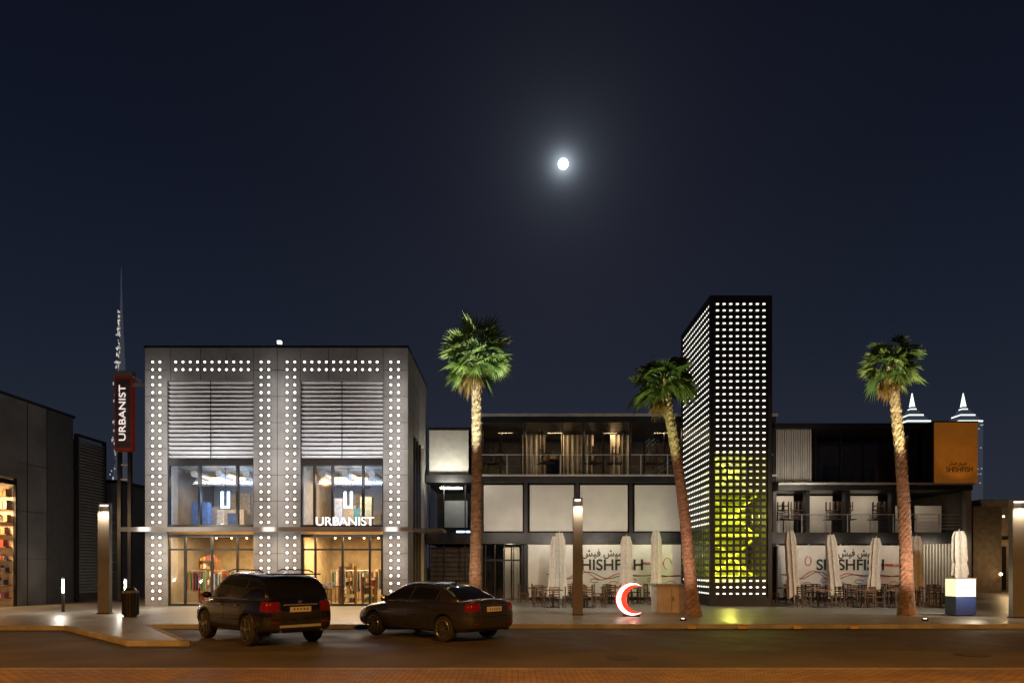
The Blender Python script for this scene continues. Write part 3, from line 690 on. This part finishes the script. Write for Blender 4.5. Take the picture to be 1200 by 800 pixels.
def crescent(ro,off,yy0,yy1,m,name,a0d=52):
    b=MB(); n=40; a0=math.radians(a0d); out=[];inn=[]
    for k in range(n+1):
        a=a0+(2*math.pi-2*a0)*k/n; out.append((cx+ro*math.cos(a),cz+ro*math.sin(a)))
    tipx=ro*math.cos(a0)-off; tipz=ro*math.sin(a0); ai=math.atan2(tipz,tipx); rI=math.hypot(tipx,tipz)
    for k in range(n+1):
        a=ai+(2*math.pi-2*ai)*k/n; inn.append((cx+off+rI*math.cos(a),cz+rI*math.sin(a)))
    vs=[(x,yy0,z) for x,z in out]+[(x,yy0,z) for x,z in inn]+[(x,yy1,z) for x,z in out]+[(x,yy1,z) for x,z in inn]; m4=n+1; fs=[]
    for k in range(n):
        fs+= [(k,k+1,m4+k+1,m4+k),(2*m4+k,2*m4+k+1,3*m4+k+1,3*m4+k),(k,k+1,2*m4+k+1,2*m4+k),(m4+k,m4+k+1,3*m4+k+1,3*m4+k)]
    b.add(vs,fs,m); b.build(name,C)
crescent(.56,.25,d,d+.2,mat('crescent_red',(.6,.04,.02),.4,0,(1,.05,.02),.9),'red_body')
crescent(.55,.10,d-.03,d-.003,lamp_mat('crescent_white',(1,.9,.82),3),'lit_face',56)
b=MB(); b.box(cx-.3,cx+.25,d-.05,d+.3,G,G+.05,M_dark); b.build('base_plate',C)
light('POINT','crescent_glow',(cx,d-.35,cz),10,(1,.35,.25),C,.1)
b=MB(); x=hx(785,26); b.box(x-.55,x+.55,25.7,26.8,G,G+1.0,M_cab); b.box(x-.6,x+.6,25.65,26.85,G+1.0,G+1.07,M_panel); b.box(x-.5,x+.5,25.75,26.75,G-.01,G+.04,M_black)
b.box(x-.006,x+.006,25.69,25.7,G+.08,G+.94,M_black); b.box(x+.04,x+.06,25.66,25.7,G+.45,G+.6,M_dark); b.build('service_cabinet',bevel=.01)
TB=empty('information_lightbox'); d=23.8; x=hx(1132,d)
b=MB(); b.box(x-.36,x+.36,d,d+.6,G+.03,G+.68,mat('lightbox_blue',(.03,.06,.25),.4)); b.box(x-.3,x+.3,d+.05,d+.55,G,G+.03,M_black); b.box(x-.38,x+.38,d-.02,d+.62,G+1.3,G+1.33,M_panel); b.build('base',TB,bevel=.01)
b=MB(); b.box(x-.35,x+.35,d+.01,d+.59,G+.685,G+1.295,lamp_mat('lightbox_glow',(1,.84,.52),1.05)); b.build('lit_panel',TB)
text('panel_text','PARKING',(x,d,G+1.0),.5,mat('lightbox_ink',(.2,.25,.4),.5),TB,ext=.004,height=.14)
light('POINT','lightbox_glow_lamp',(x,d-.5,G+.9),25,(1,.85,.6),TB,.2)

def umbrella(px,d,top,bot,tilt,seed):
    rng=random.Random(seed); o=MB(); zt=EYE+(665-top)/800*d-G; zb=max(.35,EYE+(665-bot)/800*d-G)
    o.tube([(0,0,0),(0,0,zt+.08)],.03,M_slat,8); o.tube([(0,0,0),(0,0,.06)],.3,M_conc,16)
    N=16; nn=24; vs=[];fs=[]
    for i in range(N+1):
        u=i/N; z=zt+(zb-zt)*u; r=.12+.06*min(1,u*8)+.04*u - .035*math.exp(-((u-.7)/.06)**2)
        for k in range(nn):
            q=2*math.pi*k/nn; rr=r*(1+.22*(1 if k%3==0 else -.4)+rng.uniform(-.04,.04)); vs.append((rr*math.cos(q)*1.15,rr*math.sin(q)*.8,z+((.1*math.sin(q*2+seed)) if i==N else 0)))
    for i in range(N):
        for k in range(nn): fs.append((i*nn+k,i*nn+(k+1)%nn,(i+1)*nn+(k+1)%nn,(i+1)*nn+k))
    fs.append(tuple(range(nn)))
    o.add(vs,fs,M_cream); ob=o.build('closed_patio_umbrella',loc=((px-600)/800*d,d,G)); ob.rotation_euler=(0,tilt,rng.uniform(-.3,.3))
for i,(p,t,bt,ti) in enumerate(((648,628,698,.05),(658,624,700,-.03),(734,628,685,0),(769,622,700,0),(931,622,700,-.06),(980,626,698,-.08),(1023,630,690,.05),(1074,628,690,0),(1126,622,676,-.02))):
    umbrella(p,31.5 if i not in(8,) else 27,t,bt,ti,i)
def chair_mb(m=M_wood):
    o=MB()
    for x in (-.2,.2):
        o.box(x-.02,x+.02,-.22,-.18,0,.44,m); o.box(x-.02,x+.02,.18,.22,0,.88,m)
    o.box(-.23,.23,-.23,.17,.44,.48,m)
    for z in (.56,.66,.76,.84): o.box(-.18,.18,.185,.21,z,z+.045,m)
    for x in (-.2,.2): o.box(x-.02,x+.02,-.18,.18,.2,.23,m)
    return o
def table_mb():
    o=MB(); o.box(-.4,.4,-.4,.4,.71,.75,M_wood); o.tube([(0,0,.03),(0,0,.71)],.035,M_dark,8); o.box(-.28,.28,-.28,.28,0,.03,M_dark); return o
M_chd=mat('dark_wood',(.06,.03,.02),.5)
protoC=None;protoT=None
def chair(loc,rz):
    global protoC
    if protoC is None: protoC=chair_mb(mat('terrace_wood',(.10,.055,.03),.55,var=.4)).build('chair',loc=loc,rz=rz); return protoC
    return inst(protoC,'chair',loc,rz)
def table(loc):
    global protoT
    if protoT is None: protoT=table_mb().build('table',loc=loc); return protoT
    return inst(protoT,'table',loc)
for d,xs in ((29.2,[652,690,960,1010,1045,1100]),(32.5,[632,668,715,745,925,950,990,1030,1075,1105]),(34.3,[640,680,730,775,940,975,1015,1060])):
    for p in xs:
        x=(p-600)/800*d+R(-.2,.2); table((x,d,G))
        for s in (-1,1): chair((x+s*.62,d+R(-.15,.15),G),-s*math.pi/2+R(-.3,.3)+ (0))
        if R(0,1)<.6: chair((x+R(-.1,.1),d-.65,G),math.pi+R(-.3,.3))
        if R(0,1)<.4: chair((x,d+.65,G),R(-.3,.3))
protoS=None
def stacked(loc,rz=0):
    global protoS
    if protoS is None:
        o=MB(); t2=table_mb(); o.add(t2.v,t2.f,M_chd)
        for s in (-1,1):
            c=chair_mb(M_chd); o.add([(v[0]*.9+s*.1,v[1]+s*.12,.75+.93-v[2]) if s>0 else (v[0]*.9-.12,-v[1]-.1,.75+.93-v[2]) for v in c.v],c.f,M_chd)
        protoS=o.build('stacked_table_and_chairs',loc=loc,rz=rz); return
    inst(protoS,'stacked_table_and_chairs',loc,rz)
for p in (572,585,640,695,720,765,782): stacked(((p-600)/800*36.6,36.6,ez(557)),R(-.5,.5))
for p in (918,934,975,992,1030,1060): stacked(((p-600)/800*36.5,36.5,ez(624)),R(-.5,.5))

# ---------------------------------------------------------------- cars
def car(name,paintcol,kind,loc,heading):
    P=empty(name)
    paint=mat(name+'_paint_'+kind,paintcol,.25,.4 if kind=='suv' else .7,var=.05); paint.node_tree.nodes['Principled BSDF'].inputs['Coat Weight'].default_value=1; paint.node_tree.nodes['Principled BSDF'].inputs['Coat Roughness'].default_value=.03
    cg=mat('car_glass',(.008,.009,.01),.04,0,var=.02); tail=mat('tail_lamp',(.16,.008,.008),.1,0,var=.1); head=mat('head_lamp',(.5,.5,.5),.1,.6); chrome=mat('chrome',(.6,.6,.6),.15,1); tyre=mat('tyre',(.018,.018,.018),.8); rim=mat('alloy_rim',(.35,.35,.36),.25,.9); plate=mat('number_plate',(.5,.5,.48),.5)
    suv=kind=='suv'
    if suv:
        st=[(-2.2,.60,.42,.86,.9),(-2.17,.80,.34,1.04,1.08),(-2.05,.86,.30,1.07,1.11),(-1.4,.895,.27,1.06,1.1),(-.6,.90,.26,1.04,1.06),(.6,.90,.26,1.02,1.05),(1.1,.895,.26,1.0,1.06),(1.6,.88,.27,.95,1.02),(1.95,.84,.30,.86,.92),(2.15,.74,.36,.7,.76),(2.22,.5,.42,.6,.63)]
        gp=[(-2.10,1.06),(-2.0,1.32),(-1.88,1.52),(-1.6,1.64),(-.8,1.69),(0,1.70),(.35,1.66),(.78,1.42),(1.25,1.08)]; ZB=1.03; HR=1.7; wr=.355; ax=(-1.30,1.30); tr=.80; ww=.24
    else:
        st=[(-2.24,.58,.40,.80,.84),(-2.21,.78,.30,.95,1.0),(-2.05,.84,.25,.99,1.045),(-1.5,.875,.2,.97,1.03),(-.6,.885,.2,.94,.98),(.6,.885,.2,.91,.96),(1.0,.88,.2,.88,.96),(1.6,.86,.2,.82,.89),(2.0,.82,.22,.72,.77),(2.2,.7,.28,.6,.64),(2.27,.48,.35,.5,.52)]
        gp=[(-1.78,.99),(-1.45,1.15),(-1.1,1.32),(-.75,1.405),(-.3,1.44),(.1,1.44),(.4,1.38),(.8,1.18),(1.25,.93)]; ZB=.92; HR=1.44; wr=.315; ax=(-1.32,1.36); tr=.775; ww=.21
    def loft(rings,fmat,mats,nm,level,closed_bottom=True):
        n=len(rings[0]); vs=[p for r_ in rings for p in r_]; fs=[];mi=[]
        for i in range(len(rings)-1):
            for k in range(n-(0 if closed_bottom else 1)):
                fs.append((i*n+k,i*n+(k+1)%n,(i+1)*n+(k+1)%n,(i+1)*n+k)); mi.append(fmat(i,k,n))
        fs.append(tuple(reversed(range(n)))); mi.append(fmat(-1,0,n)); fs.append(tuple(range((len(rings)-1)*n,len(rings)*n))); mi.append(fmat(-2,0,n))
        me=bpy.data.meshes.new(nm); me.from_pydata(vs,[],fs)
        for m in mats: me.materials.append(m)
        me.polygons.foreach_set('material_index',mi); me.polygons.foreach_set('use_smooth',[True]*len(fs)); me.update()
        o=bpy.data.objects.new(nm,me); scene.collection.objects.link(o); s=o.modifiers.new('s','SUBSURF'); s.levels=level; s.render_levels=level
        return o
    rings=[]
    for x,w_,zb,zs,zt in st:
        h=[(0,zb),(w_*.6,zb),(w_*.93,zb+.03),(w_*.99,zb+.16),(w_,zb+.5*(zs-zb)),(w_*.975,zs-.12),(w_*.93,zs-.02),(w_*.82,zs+.01),(w_*.5,zt),(0,zt+.012)]
        rings.append([(x,y,z) for y,z in h]+[(x,-y,z) for y,z in reversed(h[1:-1])])
    body=loft(rings,lambda i,k,n:1,[M_black,paint,tail,head,chrome],'body',3)
    cutm=MB()
    for a in ax:
        for s in (-1,1): cutm.tube([(a,s*.58,wr),(a,s*1.1,wr)],wr+.055,M_black,32)
    cut=cutm.build('cut'); bo=body.modifiers.new('b','BOOLEAN'); bo.operation='DIFFERENCE'; bo.object=cut; bo.solver='EXACT'
    bpy.context.view_layer.update(); dg=bpy.context.evaluated_depsgraph_get(); me=bpy.data.meshes.new_from_object(body.evaluated_get(dg)); body.modifiers.clear(); body.data=me; bpy.data.objects.remove(cut)
    for p in me.polygons:
        c=p.center
        if p.material_index!=1: continue
        if suv:
            if c.z<.46 and abs(c.y)>.5 or c.z<.40 : p.material_index=0
            if c.x<-2.0 and c.z<.62 : p.material_index=0
            if c.x<-1.93 and abs(c.y)>.50 and .80<c.z<1.03: p.material_index=2
        else:
            if c.z<.27: p.material_index=0
            if c.x<-2.02 and abs(c.y)>.50 and .76<c.z<.955: p.material_index=2
            if c.x<-2.1 and c.z<.36: p.material_index=0
        if c.x>1.75 and abs(c.y)>.5 and (.78 if suv else .6)<c.z<(.93 if suv else .74): p.material_index=3
    me.polygons.foreach_set('use_smooth',[True]*len(me.polygons)); body.parent=P
    bvh=BVHTree.FromPolygons([v.co for v in me.vertices],[p.vertices for p in me.polygons])
    rings=[]; wb=.80 if not suv else .83; wt=.58 if not suv else .66
    for x,z in gp:
        u=(z-ZB)/(HR-ZB); z1=ZB+max(.02,(z-ZB)*.10); z2=ZB+(z-ZB)*.86; w0=wb*(1 if -1.3<x<.9 else .96); 
        we=w0+(wt-w0)*u*.88; wr_=w0+(wt-w0)*u
        h=[(0,ZB-.12),(w0,ZB-.08),(w0-.005,z1),(we,z2),(wr_*.93,z-.012),(wr_*.55,z+.012),(0,z+.02)]
        rings.append([(x,y,zz) for y,zz in h]+[(x,-y,zz) for y,zz in reversed(h[1:-1])])
    Lg=len(gp)
    def fm(i,k,n):
        if i<0: return 0
        kk=k if k<6 else n-1-k
        last=Lg-2
        if kk==2: return 0 if (i==0 or (i==1 and not suv)) else 1
        if kk>=4: return 1 if i<=1 or i>=last-1 else 0
        return 0
    gh=loft(rings,fm,[paint,cg],'cabin',2); bpy.context.view_layer.update(); dg=bpy.context.evaluated_depsgraph_get(); gme=bpy.data.meshes.new_from_object(gh.evaluated_get(dg)); gh.modifiers.clear(); gh.data=gme; gh.parent=P
    gb=BVHTree.FromPolygons([v.co for v in gme.vertices],[p.vertices for p in gme.polygons])
    d_=MB()
    def sidept(b_,x,z,s,off=.004):
        hit=b_.ray_cast(Vector((x,s*2,z)),Vector((0,-s,0)))
        return None if hit[0] is None else Vector((x,hit[0].y+s*off,z))
    def strip(b_,pts,s,wd,m,off=.004):
        L=[]
        for x,z in pts:
            q=sidept(b_,x,z,s,off)
            if q is None: continue
            L.append(q)
        for a,b2 in zip(L[:-1],L[1:]):
            t=(b2-a).normalized(); up=Vector((0,s,0)).cross(t).normalized()*wd/2
            d_.add([a-up,b2-up,b2+up,a+up],[(0,1,2,3)],m)
    zhi=(1.0 if suv else .9)
    for s in (-1,1):
        for xx in (-.95,.02,1.0):
            strip(bvh,[(xx,.36+(zhi-.36)*k/8) for k in range(9)],s,.012,M_black)
        strip(bvh,[(-.95+1.95*k/12,.36) for k in range(13)],s,.012,M_black)
        strip(bvh,[(-1.9+3.6*k/24,zhi-.13) for k in range(25)],s,.01,M_black)
        for xx,wd in ((.0,.07),(-.98,.06)): strip(gb,[(xx-.02*k,ZB+.03+(HR-ZB-.14)*k/6) for k in range(7)],s,wd,M_black,.006)
        strip(gb,[(-1.2+2.1*k/14,ZB+.035) for k in range(15)],s,.02,chrome,.008)
        for xx in (-.72,.25):
            q=sidept(bvh,xx,zhi-.08,s,.02)
            if q: d_.box(q.x-.1,q.x+.1,q.y-.015,q.y+.015,q.z-.015,q.z+.015,chrome if suv else paint)
        mx=.78 if suv else .75; d_.ball((mx,s*(wb+.16),ZB+.10),.11,paint,12,8,(.75,1.1,.75)); d_.box(mx-.02,mx+.03,s*(wb-.05),s*(wb+.1),ZB+.03,ZB+.06,M_black)
        if suv: d_.tube([(-1.6,s*.62,1.69),(-1.4,s*.62,1.74),(.0,s*.63,1.76),(.3,s*.63,1.70)],.018,chrome,6)
        for a in ax:
            pts=[]
            for k in range(0,17):
                q=math.pi*k/16; pt=sidept(bvh,a+(wr+.075)*math.cos(q),wr+(wr+.075)*math.sin(q),s,.006)
                if pt: pts.append(pt)
            if suv and len(pts)>3: d_.tube(pts,.024,M_black,5)
    rx=st[0][0]
    def rearx(y,z):
        h=bvh.ray_cast(Vector((-4,y,z)),Vector((1,0,0))); return h[0].x if h[0] else rx
    zp=.86 if suv else .80
    if suv:
        d_.box(rearx(0,zp)-.012,rearx(0,zp)+.03,-.26,.26,zp-.07,zp+.05,plate); d_.box(rearx(0,.95)-.02,rearx(0,.95)+.03,-.42,.42,.945,.97,chrome)
        d_.ball((rearx(0,1.02)-.005,0,1.02),.05,chrome,14,8,(.3,1,1)); d_.box(rearx(0,.5)-.02,rearx(0,.5)+.05,-.5,.5,.44,.5,M_slat)
        for s in (-1,1): d_.box(rearx(s*.6,.55)-.012,rearx(s*.6,.55)+.03,s*.5,s*.72,.54,.57,tail); d_.tube([(-2.24,s*.5,.36),(-2.05,s*.5,.36)],.035,chrome,10)
        d_.tube([(-2.05,.02,1.14),(-1.99,.3,1.2)],.012,M_black,5)
        d_.box(-2.02,-1.7,-.6,.6,1.635,1.665,paint)
    else:
        d_.box(rearx(0,zp)-.012,rearx(0,zp)+.03,-.26,.26,zp-.06,zp+.06,plate); d_.box(rearx(0,.9)-.02,rearx(0,.9)+.03,-.40,.40,.885,.91,chrome)
        d_.ball((rearx(0,.94)-.003,0,.945),.04,chrome,14,8,(.3,1.3,.8))
        for s in (-1,1): d_.box(rearx(s*.62,.46)-.01,rearx(s*.62,.46)+.03,s*.54,s*.7,.44,.475,tail)
        d_.tube([(-2.26,-.5,.29),(-2.05,-.5,.29)],.035,chrome,10)
        d_.box(-.95,-.9,-.02,.02,1.4,1.46,M_black)
    for k in range(5): d_.box(rearx(0,zp)-.016,rearx(0,zp)-.012,-.18+k*.08,-.15+k*.08,zp-.025,zp+.02,M_black)
    for s in (-1,1):
        pts=[(rearx(s*.49,z)-.004,s*.49,z) for z in [.55+.05*k for k in range(9 if not suv else 10)]]; d_.tube(pts,.006,M_black,4)
    pts=[(rearx(y,.63)-.004,y,.63) for y in [-.7+.1*k for k in range(15)]]; d_.tube(pts,.007,M_black,4)
    d_.build('trim',P)
    for a in ax:
        for s in (-1,1):
            w_=MB(); yo=s*(tr+ww/2-.03); yi=s*(tr-ww/2-.03)
            w_.tube([(a,yi,wr),(a,yi+s*.03,wr),(a,yo-s*.03,wr),(a,yo,wr)],[wr*.93,wr,wr,wr*.93],tyre,36)
            w_.tube([(a,yo,wr),(a,yo+s*.006,wr)],wr*.70,M_black,36); 
            ringp=[(a+wr*.69*math.cos(q*math.pi/18),yo+s*.01,wr+wr*.69*math.sin(q*math.pi/18)) for q in range(37)]; w_.tube(ringp,.014,rim,6)
            for k in range(5 if suv else 10):
                q=k*2*math.pi/(5 if suv else 10)+.3; c=Vector((a+wr*.36*math.cos(q),yo+s*.015,wr+wr*.36*math.sin(q)))
                w_.obox(c,wr*.66,.02,.055 if suv else .028,Matrix.Rotation(-q,3,'Y'),rim)
            w_.tube([(a,yo,wr),(a,yo+s*.03,wr)],.055,rim,14)
            w_.build('wheel',P,smooth=False)
    P.location=(loc[0],loc[1],.006); P.rotation_euler=(0,0,math.atan2(heading[1],heading[0]))
def place(rl,hd,axr,tr):
    h=Vector(hd).normalized(); r=Vector((h.y,-h.x)); return Vector(rl)-h*axr+r*tr
h1=(-.70,.714); c1=place((-6.05,15.75),h1,-1.30,.80); car('parked_suv',(.010,.010,.012),'suv',c1,h1)
h2=(-.76,.65); c2=place((-1.63,16.6),h2,-1.32,.775); car('parked_sedan',(.075,.07,.068),'sedan',c2,h2)

# ---------------------------------------------------------------- sodium street lamps (roadside, beyond the view)
for x,y,e in ((-16,1.5,17000),(3,0.5,14000),(21,1.5,17000)):
    o=empty('street_lamp',(x,y,0)); b=MB(); b.tube([(0,-3,0),(0,-3,8.6),(0,-2.2,9.2),(0,0,9.35)],[.11,.08,.06,.05],M_slat,10); b.build('mast',o)
    b=MB(); b.box(-.18,.18,-.1,.7,9.28,9.42,M_dark); b.box(-.13,.13,0,.6,9.26,9.278,lamp_mat('sodium_lamp',(1,.5,.1),20)); b.build('lamp_head',o,bevel=.03)
    light('SPOT','sodium_light',(0,.3,9.2),e,(1,.40,.055),o,.15,target=(0,5.5,0),spot=126,blend=1)

# ---------------------------------------------------------------- sky, moon
md=Vector((.075,1,.591)).normalized()
MM=lamp_mat('moon_surface',(1,.97,.9),6); MM.cycles.emission_sampling='NONE'
b=MB(); b.ball((0,0,0),15.0,MM,32,16); b.build('moon',smooth=True,loc=(150,2000,1.8+1182))
el=math.asin(md.z); az=math.atan2(md.x,md.y)
sl=bpy.data.lights.new('moonlight','SUN'); sl.energy=.02; sl.angle=math.radians(.5); sl.color=(1,.95,.85); so=bpy.data.objects.new('moonlight',sl); scene.collection.objects.link(so); so.rotation_euler=(-md).to_track_quat('-Z','Y').to_euler()
W=bpy.data.worlds.new('World'); scene.world=W; W.use_nodes=True; nt=W.node_tree; N=nt.nodes; L=nt.links; bg=N['Background']
sky=N.new('ShaderNodeTexSky'); sky.sky_type='NISHITA'; sky.sun_disc=False; sky.sun_elevation=el; sky.sun_rotation=az
tc=N.new('ShaderNodeTexCoord'); sep=N.new('ShaderNodeSeparateXYZ'); L.new(tc.outputs['Generated'],sep.inputs[0])
cr=N.new('ShaderNodeValToRGB'); e=cr.color_ramp.elements
e[0].position=0; e[0].color=(.0195,.024,.037,1); e[1].position=.75; e[1].color=(.0024,.0032,.0086,1)
for p,c in ((.16,(.0140,.0180,.0310)),(.30,(.0088,.0120,.0240)),(.48,(.0048,.0068,.0160))):
    q=e.new(p); q.color=(*c,1)
L.new(sep.outputs['Z'],cr.inputs[0])
dt=N.new('ShaderNodeVectorMath'); dt.operation='DOT_PRODUCT'; dt.inputs[1].default_value=md; L.new(tc.outputs['Generated'],dt.inputs[0])
ac=N.new('ShaderNodeMath'); ac.operation='ARCCOSINE'; L.new(dt.outputs['Value'],ac.inputs[0])
def halo(k,a):
    m=N.new('ShaderNodeMath'); m.operation='MULTIPLY'; m.inputs[1].default_value=-1/k; L.new(ac.outputs[0],m.inputs[0])
    x=N.new('ShaderNodeMath'); x.operation='EXPONENT'; L.new(m.outputs[0],x.inputs[0]); y=N.new('ShaderNodeMath'); y.operation='MULTIPLY'; y.inputs[1].default_value=a; L.new(x.outputs[0],y.inputs[0]); return y
h1_=halo(.0075,1.2); h2_=halo(.028,.09); h3_=halo(.10,.010)
s1=N.new('ShaderNodeMath'); L.new(h1_.outputs[0],s1.inputs[0]); L.new(h2_.outputs[0],s1.inputs[1])
s2=N.new('ShaderNodeMath'); L.new(s1.outputs[0],s2.inputs[0]); L.new(h3_.outputs[0],s2.inputs[1])
hc=N.new('ShaderNodeVectorMath'); hc.operation='SCALE'; hc.inputs[0].default_value=(.72,.86,1); L.new(s2.outputs[0],hc.inputs['Scale'])
ns=N.new('ShaderNodeVectorMath'); ns.operation='SCALE'; ns.inputs['Scale'].default_value=.0003; L.new(sky.outputs[0],ns.inputs[0])
a1=N.new('ShaderNodeVectorMath'); L.new(cr.outputs[0],a1.inputs[0]); L.new(hc.outputs[0],a1.inputs[1])
a2=N.new('ShaderNodeVectorMath'); L.new(a1.outputs[0],a2.inputs[0]); L.new(ns.outputs[0],a2.inputs[1])
L.new(a2.outputs[0],bg.inputs[0]); bg.inputs[1].default_value=1

cam=bpy.data.cameras.new('camera'); cam.lens=24; cam.sensor_width=36; cam.shift_y=265/1200; cam.clip_end=12000; cam.clip_start=.1
co=bpy.data.objects.new('camera',cam); scene.collection.objects.link(co); co.location=(0,0,EYE); co.rotation_euler=(math.pi/2,0,0); scene.camera=co
